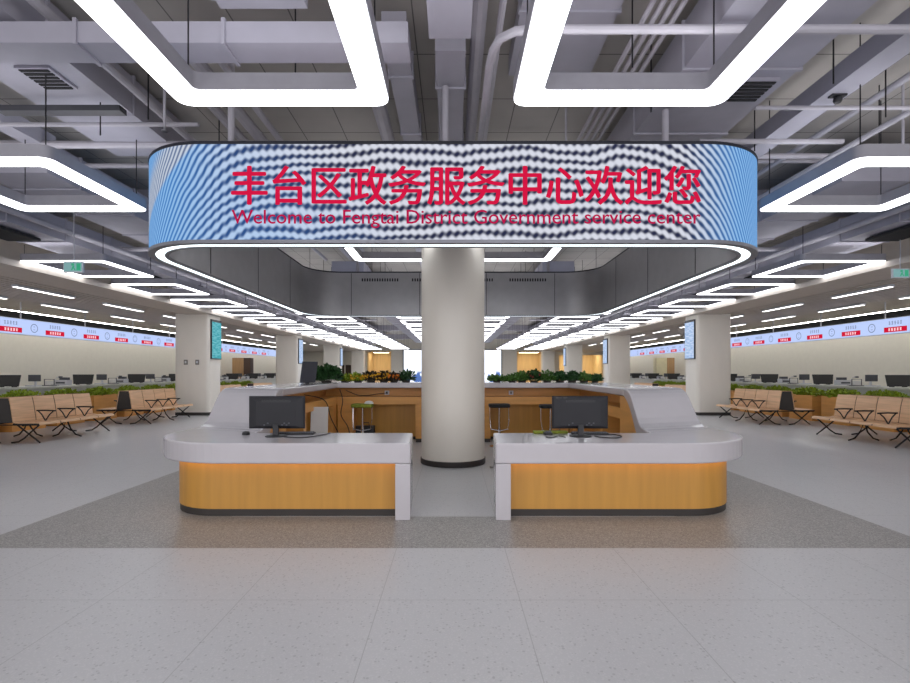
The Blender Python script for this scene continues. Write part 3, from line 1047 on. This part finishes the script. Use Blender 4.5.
cord('black cord sagging along the rear panel to the socket', [(-2.35, 10.96, 1.10), (-2.1, 10.95, 1.0), (-1.9, 10.95, 0.985), (-1.65, 10.95, 1.02), (-1.47, 10.97, 1.04)], 0.008)

# white board leaning in the left knee space
wbd = thing('leaning_board', 'white board leaning under the left side of the desk', 'board', (-2.36, 8.75, 0), rz=0.05)
MB().loops([[(-0.15, 0, 0), (0.15, 0, 0), (0.15, 0.12, 0.88), (-0.15, 0.12, 0.88)], [(-0.15, 0.02, 0), (0.15, 0.02, 0), (0.15, 0.14, 0.88), (-0.15, 0.14, 0.88)]], True, True).build('panel', M['white_board'], wbd)
box(-0.156, -0.15, 0, 0.02, 0, 0.02).build('edge_foot', M['black_plastic'], wbd)


# bar stools
def stool(loc, label, cushion, rz=0):
    t = thing('bar_stool', label, 'stool', loc, 'stools inside the desk', rz)
    MB().prism(rrect(0.21, 0.17, 0.07, n=6), 0.79, 0.86).build('seat', cushion, t, smooth=True, bevel=0.02)
    MB().tube([(0, 0, 0.02), (0, 0, 0.40)], 0.03, 14).build('post', M['chrome'], t, smooth=True)
    MB().tube([(0, 0, 0.40), (0, 0, 0.79)], 0.022, 14).build('piston', M['chrome'], t, smooth=True)
    MB().lathe([(0.2, 0), (0.2, 0.012), (0.12, 0.03), (0.03, 0.045)], 28).build('base', M['chrome'], t, smooth=True)
    for sx in (-1, 1):
        MB().tube([(sx * 0.19, 0, 0.79), (sx * 0.19, -0.01, 0.55), (sx * 0.17, -0.06, 0.36), (0.0, -0.1, 0.33)], 0.012, 8).build('footrest_tube', M['chrome'], t, smooth=True)
    return t


stool((px(499.5, 10.0), 10.05, 0), 'black-topped chrome bar stool just right of the column', M['black_fabric'])
stool((px(551, 9.8), 9.85, 0), 'black-topped chrome bar stool half hidden by the right monitor', M['black_fabric'])
stool((px(362, 10.0), 10.05, 0), 'chrome bar stool with green seat cover left of the column', M['green_cloth'])
cl = MB().loops([[(a * 0.09 * math.cos(q), a * 0.05 * math.sin(q), z) for q in [2 * PI * k / 14 for k in range(14)]] for a, z in ((1, 0), (1.05, 0.02), (0.7, 0.05), (0.2, 0.06))], True, True)
tag(cl.build('folded_cloth', M['white_board'], smooth=True, loc=(px(362, 10.0) + 0.13, 10.05, 0.861)), 'white crumpled cloth on the green stool', 'cloth')
t = thing('tote_box', 'black bag-like box on the floor behind the green stool', 'box', (px(365, 10.4), 10.45, 0))
box(-0.19, 0.19, -0.1, 0.1, 0, 0.38).build('body', M['black_plastic'], t, bevel=0.015)
MB().tube([(-0.08, 0, 0.38), (-0.07, 0, 0.44), (0.07, 0, 0.44), (0.08, 0, 0.38)], 0.01, 8).build('handle', M['black_plastic'], t, smooth=True)

# thin display standing on the raised left counter
t = thing('counter_display', 'thin black display standing on the raised left counter', 'display', (px(309, 9.3), 9.3, 1.27), rz=0.95)
MB().loops([[(-0.17, 0.03, 0.03), (0.17, 0.03, 0.03), (0.17, -0.05, 0.42), (-0.17, -0.05, 0.42)],
            [(-0.17, 0.055, 0.035), (0.17, 0.055, 0.035), (0.17, -0.025, 0.425), (-0.17, -0.025, 0.425)]], True, True).build('panel', M['device_dark'], t, bevel=0.004)
box(-0.1, 0.1, -0.08, 0.11, 0, 0.015).build('base', M['black_plastic'], t)
box(-0.03, 0.03, 0.03, 0.07, 0.015, 0.2).build('neck', M['black_plastic'], t)


# ---------------------------------------------------------------- plants
def leaves(n, rx, ry, h, size, rnd, up=0.6, base=0.0):
    mb = MB()
    for _ in range(n):
        a = rnd.uniform(0, 2 * PI)
        q = math.sqrt(rnd.random())
        x, y = rx * q * math.cos(a), ry * q * math.sin(a)
        z = base + h * (0.15 + 0.85 * rnd.random()) * math.sqrt(max(0.05, 1 - 0.75 * q * q))
        d = Vector((rnd.uniform(-1, 1), rnd.uniform(-1, 1), rnd.uniform(-0.3, 1.0) * up + 0.2)).normalized()
        w = d.cross(Vector((rnd.uniform(-1, 1), rnd.uniform(-1, 1), rnd.uniform(-1, 1)))).normalized()
        s_ = size * rnd.uniform(0.7, 1.3)
        p = Vector((x, y, z))
        tip = p + d * s_
        mid = p + d * s_ * 0.5 + Vector((0, 0, s_ * 0.08))
        mb.add([p, mid + w * s_ * 0.28, tip, mid - w * s_ * 0.28], [(0, 1, 2), (0, 2, 3)])
        mb.add([p, p * 0.6 + Vector((0, 0, base * 0.4)), (p + w * 0.004)], [(0, 1, 2)])
    return mb


def pot_plant(loc, label, rx, ry, h, leafmat, petal=None, n=130, size=0.07, seed=1, cat='plant', np_=40, ph=0.045):
    r = random.Random(seed)
    t = thing('potted_plant', label, cat, loc, 'plants on the rear counter')
    a = min(rx, ry) * 0.62
    MB().lathe([(a * 0.8, 0), (a, ph), (a * 0.92, ph), (a * 0.9, ph - 0.01)], 18).build('pot', M['pot'], t, smooth=True)
    leaves(int(n * 2.1), rx * 0.95, ry, h, size * 1.15, r, base=0.01).build('foliage', M[leafmat], t)
    if petal:
        fl = MB()
        for _ in range(np_):
            x, y = r.uniform(-rx, rx) * 0.85, r.uniform(-ry, 0) * 1.0
            z = ph * 0.7 + h * r.uniform(0.25, 0.75)
            p = Vector((x, y - 0.02, z))
            for k in range(5):
                q = 2 * PI * k / 5
                fl.add([p, p + Vector((0.022 * math.cos(q), -0.012, 0.022 * math.sin(q))), p + Vector((0.022 * math.cos(q + 1.1), -0.012, 0.022 * math.sin(q + 1.1)))], [(0, 1, 2)])
        fl.build('flowers', M[petal], t)
    return t


CZ = 1.27
pot_plant((px(327, 11.0), 10.95, CZ), 'bushy dark green plant on the rear left corner of the counter', 0.33, 0.2, 0.34, 'leaf_dark', n=420, size=0.10, seed=2)
LEFTP = [(345, 'leaf', None, .14, 'low pale green plant right of the dark bush', 0.17),
         (358, 'leaf', 'petal_yellow', .17, 'leafy plant with few yellow blooms, second right of the dark bush', 0.16),
         (371, 'leaf_brown', 'petal_yellow', .21, 'bronze-leaved yellow flower pot, third right of the dark bush', 0.17),
         (384, 'leaf_brown', 'petal_yellow', .22, 'bronze-leaved yellow flower pot, fourth right of the dark bush', 0.16),
         (394, 'leaf_brown', 'petal_orange', .18, 'orange flowering pot on the rear counter left of the column', 0.15),
         (406, 'leaf_dark', None, .24, 'dark leafy pot half behind the column, left side', 0.19)]
for k, (x, lm, pm, h, lab, rx) in enumerate(LEFTP):
    pot_plant((px(x, 11.15), 11.15, CZ), lab, rx, 0.16, h, lm, pm, n=150, seed=10 + k, size=0.075)
RIGHTP = [(497, 'leaf_mid', None, .12, 'sparse low green plant just right of the column', 0.20),
          (512, 'leaf_mid', None, .13, 'low green plant, second right of the column', 0.15),
          (522, 'leaf_mid', None, .21, 'broad green plant left of the red-topped one', 0.16),
          (534, 'leaf_dark', 'petal_red', .26, 'green plant with dusky red bloom on the rear right counter', 0.16),
          (547, 'leaf_mid', None, .21, 'green plant right of the red-topped one', 0.17),
          (560, 'leaf_dark', None, .22, 'dark green plant, second right of the red-topped one', 0.16),
          (572, 'leaf_dark', None, .21, 'dark green plant, third right of the red-topped one', 0.16),
          (584, 'leaf_mid', None, .18, 'green plant second from the right end of the rear counter', 0.16),
          (595, 'leaf_dark', None, .15, 'low dark green plant at the right end of the row', 0.14)]
for k, (x, lm, pm, h, lab, rx) in enumerate(RIGHTP):
    pot_plant((px(x, 11.15), 11.15, CZ), lab, rx, 0.16, h, lm, pm, n=150, seed=30 + k, size=0.075, np_=14)


# ---------------------------------------------------------------- waiting benches
def make_bench(loc, label):
    t = thing('waiting_bench', label, 'bench', loc, 'back to back waiting benches')
    L, n = 2.32, 4
    w = L / n
    for s in (-1, 1):
        for k in range(n):
            y0, y1 = -L / 2 + k * w + 0.012, -L / 2 + (k + 1) * w - 0.012
            prof = [(0.22, .455), (0.35, .43), (0.55, .435), (0.70, .45), (0.76, .44), (0.78, .41)]
            MB().loops([[(s * x, y0, z), (s * x, y1, z), (s * x, y1, z - 0.02), (s * x, y0, z - 0.02)] for x, z in prof], True, True).build('seat', M['seat_wood'], t, smooth=True)
            pb = [(0.235, .46), (0.215, .60), (0.185, .80), (0.15, .95), (0.14, .965)]
            MB().loops([[(s * x, y0, z), (s * x, y1, z), (s * (x - 0.02), y1, z), (s * (x - 0.02), y0, z)] for x, z in pb], True, True).build('backrest', M['seat_wood'], t, smooth=True)
        # long rails under the seat and bands at its edges
        rl = MB()
        rl.box(s * 0.42, s * 0.47, -L / 2, L / 2, .37, .41)
        rl.box(s * 0.245, s * 0.26, -L / 2, L / 2, .42, .435)
        for k in range(n + 1):
            y = -L / 2 + k * w
            rl.box(s * 0.24, s * 0.775, y - 0.012, y + 0.012, .40, .425)
        rl.build('seat_rail', M['black_metal'], t)
        for k in range(1, n):
            gaps = MB()
            y = -L / 2 + k * w
            gaps.loops([[(s * x, y - 0.012, z), (s * x, y + 0.012, z), (s * (x - 0.02), y + 0.012, z), (s * (x - 0.02), y - 0.012, z)] for x, z in ((0.225, .44), (0.205, .60), (0.175, .80), (0.14, .945))], True, True)
            gaps.build('back_bar', M['black_metal'], t)
        for k in range(1, n):
            y = -L / 2 + k * w
            a = MB()
            a.tube([(s * 0.25, y, .655), (s * 0.45, y, .66), (s * 0.66, y, .65)], 0.016, 8)
            a.tube([(s * 0.28, y, .65), (s * 0.36, y, .57), (s * 0.44, y, .43)], 0.013, 8)
            a.tube([(s * 0.62, y, .65), (s * 0.53, y, .57), (s * 0.44, y, .43)], 0.013, 8)
            a.build('armrest', M['black_metal'], t, smooth=True)
        for y in (-L / 2 + 0.1, L / 2 - 0.1):
            a = MB()
            a.tube([(s * 0.72, y, .405), (s * 0.55, y, .26), (s * 0.40, y, .12), (s * 0.27, y, .035), (s * 0.12, y, .016)], 0.017, 8)
            a.tube([(s * 0.22, y, .405), (s * 0.42, y, .25), (s * 0.60, y, .11), (s * 0.72, y, .016)], 0.017, 8)
            a.build('leg', M['black_metal'], t, smooth=True)
        a = MB()
        for d in (-1, 1):
            a.tube([(s * 0.45, 0.02 * d, .39), (s * (0.45 + .08 * d), 0.02, .2), (s * (0.45 + 0.2 * d), 0.02, .06), (s * (0.45 + 0.33 * d), 0.02, .016)], 0.017, 8)
        a.build('leg', M['black_metal'], t, smooth=True)
    for d in (-1, 1):
        y = d * (L / 2 - 0.02)
        MB().loops([[(-0.21, y - 0.008, .44), (0.21, y - 0.008, .44), (0.125, y - 0.008, .95), (-0.125, y - 0.008, .95)],
                    [(-0.21, y + 0.008, .44), (0.21, y + 0.008, .44), (0.125, y + 0.008, .95), (-0.125, y + 0.008, .95)]], True, True).build('end_panel', M['plinth'], t)
        box(-0.76, 0.76, y - 0.02, y + 0.02, .385, .405).build('cross_rail', M['black_metal'], t)
    return remember(t)


bproto = None
for s in (-1, 1):
    for k, y in enumerate((11.55, 15.4, 20.6, 24.3, 30.0) if s < 0 else (10.85, 15.2, 20.6, 24.3, 30.0)):
        lab = ['double wooden waiting bench at the {} edge of the photo', 'double wooden waiting bench in front of the first {} pillar',
               'double wooden bench just behind the first {} pillar', 'double wooden bench second behind the first {} pillar',
               'distant double wooden bench beyond the second {} pillar'][k].format(SIDE[s])
        loc = (s * 9.38, y, 0)
        if bproto is None: bproto = make_bench(loc, lab)
        else: dup(bproto, loc, lab)

# ---------------------------------------------------------------- planters between benches and counters
protos = []
for k in range(3):
    r = random.Random(100 + k)
    t = thing('long_planter', '', 'planter', (0, -20 + k, 0), 'wooden planters before the service counters')
    bx = MB()
    bx.box(-0.22, -0.19, -0.52, 0.52, 0, .78); bx.box(0.19, 0.22, -0.52, 0.52, 0, .78)
    bx.box(-0.19, 0.19, -0.52, -0.49, 0, .78); bx.box(-0.19, 0.19, 0.49, 0.52, 0, .78)
    bx.build('trough', M['maple_h'], t)
    box(-0.19, 0.19, -0.49, 0.49, 0.0, .70).build('soil', M['pot'], t)
    lm = leaves(520, 0.22, 0.58, 0.26, 0.12, r, base=0.72)
    lm.build('foliage', M['leaf'], t)
    protos.append(remember(t))
used = set()
for s in (-1, 1):
    for k in range(12):
        y = 11.55 + 1.42 * k
        lab = 'wooden planter with trailing greenery before the %s service counter, %s from the front' % (SIDE[s], ORD[k])
        p = protos[k % 3]
        if p.name not in used:
            used.add(p.name)
            p.location = (s * 11.2, y, 0)
            p['label'] = lab
        else:
            dup(p, (s * 11.2, y, 0), lab)

# ---------------------------------------------------------------- service counters with their equipment and overhead signs
gw = {}


def first_or_dup(key, maker, loc, label, rz=0):
    if key not in gw:
        gw[key] = remember(maker(loc, label, rz))
        return gw[key]
    return dup(gw[key], loc, label, rz)


def mk_display(loc, label, rz):
    t = thing('counter_monitor', label, 'monitor', loc, 'black monitors on the service counters', rz)
    MB().loops([[(-0.30, 0.0, 0.02), (0.30, 0.0, 0.02), (0.34, 0.03, 0.33), (-0.34, 0.03, 0.33)],
                [(-0.30, 0.03, 0.02), (0.30, 0.03, 0.02), (0.34, 0.06, 0.33), (-0.34, 0.06, 0.33)]], True, True).build('panel', M['black_plastic'], t, bevel=0.005)
    ft = MB()
    ft.box(-0.2, -0.15, -0.03, 0.09, 0, 0.022); ft.box(0.15, 0.2, -0.03, 0.09, 0, 0.022)
    ft.build('feet', M['black_plastic'], t)
    return t


def mk_small(loc, label, rz):
    t = thing('document_scanner', label, 'scanner', loc, 'grey desk scanners on the service counters', rz)
    box(-0.16, 0.16, -0.1, 0.1, 0, 0.03).build('base', M['device'], t, bevel=0.006)
    box(-0.02, 0.02, 0.05, 0.09, 0.03, 0.2).build('post', M['device'], t)
    box(-0.17, 0.17, 0.02, 0.06, 0.14, 0.33).build('head', M['device_dark'], t, bevel=0.006)
    return t


def mk_stand(loc, label, rz):
    t = thing('document_stand', label, 'stand', loc, 'clear document stands on the service counters', rz)
    box(-0.16, 0.16, -0.08, 0.08, 0, 0.02).build('base', M['device_dark'], t)
    fr = MB()
    fr.box(-0.15, -0.135, -0.01, 0.01, 0.02, 0.2); fr.box(0.135, 0.15, -0.01, 0.01, 0.02, 0.2); fr.box(-0.15, 0.15, -0.01, 0.01, 0.185, 0.2)
    fr.build('frame', M['device_dark'], t)
    box(-0.12, 0.12, -0.005, 0.005, 0.03, 0.15).build('card', M['white_board'], t)
    return t


def mk_printer(loc, label, rz):
    t = thing('counter_printer', label, 'printer', loc, 'white printers on the service counters', rz)
    box(-0.17, 0.17, -0.13, 0.13, 0, 0.16).build('body', M['device'], t, bevel=0.012)
    box(-0.14, 0.14, -0.136, -0.13, 0.05, 0.1).build('paper_slot', M['device_dark'], t)
    box(-0.12, 0.12, -0.02, 0.1, 0.16, 0.24).build('paper_tray', M['device_dark'], t)
    return t


def mk_lamp(loc, label, rz):
    t = thing('document_camera', label, 'camera', loc, 'arm cameras on the service counters', rz)
    box(-0.08, 0.08, -0.06, 0.06, 0, 0.02).build('base', M['device_dark'], t)
    MB().tube([(0, 0, 0.02), (0.0, 0, 0.18), (0.06, 0, 0.25), (0.16, 0, 0.26)], 0.012, 8).build('arm', M['device'], t, smooth=True)
    box(0.13, 0.21, -0.03, 0.03, 0.23, 0.28).build('head', M['device_dark'], t)
    return t


for s in (-1, 1):
    n = SIDE[s]
    ct = thing('service_counter', 'long pale grey service counter along the %s side of the hall' % n, 'counter', (s * 12.1, 5, 0))
    box(-0.55, 0.55, 0, 34, 1.04, 1.09).build('countertop', M['counter'], ct)
    x = -s * 0.45
    box(x, x + s * 0.08, 0, 34, 0.1, 1.04).build('front_panel', M['counter'], ct)
    box(x + s * 0.02, x + s * 0.08, 0, 34, 0.0, 0.1).build('plinth', M['plinth'], ct)
    KZ = 1.091
    for k in range(9):
        y = 13.45 + 2.74 * k
        rz = 0.0
        w_ = 'on the %s service counter, %s from the front' % (n, ORD[k])
        first_or_dup('disp', mk_display, (s * 12.0, y, KZ), 'black monitor ' + w_, rz)
        first_or_dup('small', mk_small, (s * 12.0, y + 0.85, KZ), 'grey desk scanner ' + w_, rz)
        first_or_dup('stand', mk_stand, (s * 11.95, y + 1.35, KZ), 'clear document stand ' + w_, rz)
        first_or_dup('printer', mk_printer, (s * 12.15, y + 2.15, KZ), 'white printer ' + w_, rz)
        first_or_dup('cam', mk_lamp, (s * 12.1, y + 1.75, KZ), 'little arm camera ' + w_, rz)
    # overhead light-box sign, one long box with a red label and a number ring per window
    sg = thing('counter_sign', 'long pale blue light-box sign over the %s service counter' % n, 'sign', (s * 12.3, 6, 2.56))
    box(0, s * 0.12, 0, 32, 0, 0.46).build('box', M['device'], sg)
    fx = -s * 0.004
    box(0, fx, 0.02, 31.98, 0.015, 0.445).build('lit_face', M['sign_blue'], sg)
    r = random.Random(5 + s)
    for k in range(16):
        y = 13.9 - 6 + 1.55 * (k - 3)
        lb = box(fx, fx - s * 0.006, y - 0.36, y + 0.36, 0.06, 0.20).build('red_label', M['red_lcd'], sg)
        mk = MB()
        tm = MB()
        for c_ in range(5):
            yy = y - 0.2 + c_ * 0.09
            for q in range(3):
                mk.box(fx - s * 0.006, fx - s * 0.009, yy, yy + 0.055, 0.095 + q * 0.028, 0.108 + q * 0.028)
                a = r.uniform(0, 0.02)
                tm.box(fx, fx - s * 0.003, yy - 0.01 + a, yy + 0.05, 0.27 + q * 0.036, 0.285 + q * 0.036)
            mk.box(fx - s * 0.006, fx - s * 0.009, yy + 0.02, yy + 0.034, 0.09, 0.17)
            tm.box(fx, fx - s * 0.003, yy + 0.012, yy + 0.026, 0.265, 0.37)
        mk.build('label_marks', M['white_mark'], lb)
        tm.build('title_marks', M['sign_mark'], sg)
        rg = MB()
        cy, cz = y + 0.78, 0.22
        o0 = [(fx - s * 0.003, cy + 0.13 * math.cos(2 * PI * q / 24), cz + 0.13 * math.sin(2 * PI * q / 24)) for q in range(24)]
        o1 = [(fx - s * 0.003, cy + 0.105 * math.cos(2 * PI * q / 24), cz + 0.105 * math.sin(2 * PI * q / 24)) for q in range(24)]
        rg.loops([o0, o1])
        rg.box(fx, fx - s * 0.003, cy - 0.03, cy + 0.03, cz - 0.05, cz - 0.035)
        rg.box(fx, fx - s * 0.003, cy - 0.03, cy + 0.03, cz + 0.035, cz + 0.05)
        rg.build('number_ring', M['sign_mark'], sg)
    for k in range(13):
        y = 0.8 + 2.5 * k
        MB().tube([(s * 0.06, y, 0.46), (s * 0.06, y, 3.5 - 2.56)], 0.02, 8).build('hanger_rod', M['steel'], sg)

# tall cabinets against the side walls far back
t = thing('tall_cabinet', 'tall brown wooden cabinet far back on the left wall', 'cabinet', (-14.0, 33.2, 0))
box(-0.55, 0.2, -0.25, 0.25, 0, 2.43).build('body', M['cabinet'], t)
box(0.2, 0.65, -0.25, 0.25, 0, 2.43).build('dark_door', M['cabinet_dark'], t)
box(0.15, 0.17, -0.28, -0.25, 1.1, 1.3).build('handle', M['steel'], t)
t = thing('tall_cabinet', 'tall cabinet with pale door far back on the right wall', 'cabinet', (14.0, 33.2, 0))
box(-0.6, 0.1, -0.25, 0.25, 0, 2.43).build('pale_door', M['cabinet_pale'], t)
box(0.1, 0.6, -0.25, 0.25, 0, 2.43).build('body', M['cabinet'], t)
box(0.04, 0.06, -0.28, -0.25, 1.1, 1.3).build('handle', M['steel'], t)

# ---------------------------------------------------------------- things on the pillars
for s in (-1, 1):
    for k, y in enumerate(PIL_Y[:3]):
        t = thing('list_screen', 'tall %s list screen on the side of the %s %s pillar' % ('teal' if s < 0 and k == 0 else 'pale blue', ORD[k], SIDE[s]), 'screen', (s * 8.4, y + 0.47, 1.95))
        box(0, -s * 0.05, -0.36, 0.36, 0, 1.38).build('casing', M['black_plastic'], t)
        box(-s * 0.05, -s * 0.056, -0.335, 0.335, 0.03, 1.30).build('display', M['info_teal' if s < 0 and k == 0 else 'info_blue'], t)
for k, x in enumerate((186, 197.5)):
    t = thing('switch_plate', 'small grey wall plate on the first left pillar, %s of two' % ('left', 'right')[k], 'switch', (px(x, 17.2), 17.2, 1.75))
    box(-0.06, 0.06, -0.03, -0.002, 0, 0.17).build('plate', M['plate'], t)
    box(-0.03, 0.03, -0.036, -0.03, 0.05, 0.13).build('rocker', M['device'], t)

# exit signs
for s, x, y, lab in ((-1, -5.95, 7.85, 'green exit sign hanging at the left of the screen ring'), (1, 8.05, 9.0, 'green exit sign hanging at the right edge of the photo')):
    zz = 3.06 if s < 0 else 3.19
    t = thing('exit_sign', lab, 'sign', (x, y, zz))
    box(-0.15, 0.15, -0.02, 0.02, 0, 0.17).build('casing', M['device'], t)
    box(-0.14, 0.14, -0.026, -0.02, 0.015, 0.155).build('lit_face', M['exit'], t)
    mk = MB()
    # running figure, door and arrow as plain marks
    mk.box(-0.02, 0.02, -0.03, -0.026, 0.105, 0.14)
    mk.loops([[(-0.03, -0.028, .06), (0.02, -0.028, .105), (0.035, -0.028, .10), (-0.01, -0.028, .05)]], True)
    mk.add([(-0.03, -0.028, .03), (-0.01, -0.028, .03), (0.03, -0.028, .10), (0.0, -0.028, .10)], [(0, 1, 2, 3)])
    mk.add([(0.03, -0.028, .03), (0.05, -0.028, .03), (0.02, -0.028, .08), (0.0, -0.028, .08)], [(0, 1, 2, 3)])
    mk.box(0.06, 0.12, -0.03, -0.026, 0.03, 0.14)
    mk.build('exit_mark', M['exit_mark'], t)
    MB().tube([(0, 0, 0.17), (0, 0, 4.225 - zz if s < 0 else 3.925 - zz)], 0.008, 8).build('hanger_rod', M['steel'], t)

# cameras
for lab, x, y, z in (('black dome security camera under the duct left of the ring', -7.3, 14.08, 3.925),
                     ('small black security camera high on the right beam', 4.0, 5.2, 4.38)):
    t = thing('security_camera', lab, 'camera', (x, y, z))
    box(-0.22, 0.22, -0.1, 0.1, -0.05, -0.001).build('mount', M['black_plastic'], t)
    MB().lathe([(0.02, -0.25), (0.09, -0.23), (0.12, -0.16), (0.11, -0.09), (0.06, -0.05)], 20).build('dome', M['black_plastic'], t, smooth=True)
    if x > 0: t.scale = (0.35, 0.35, 0.35)
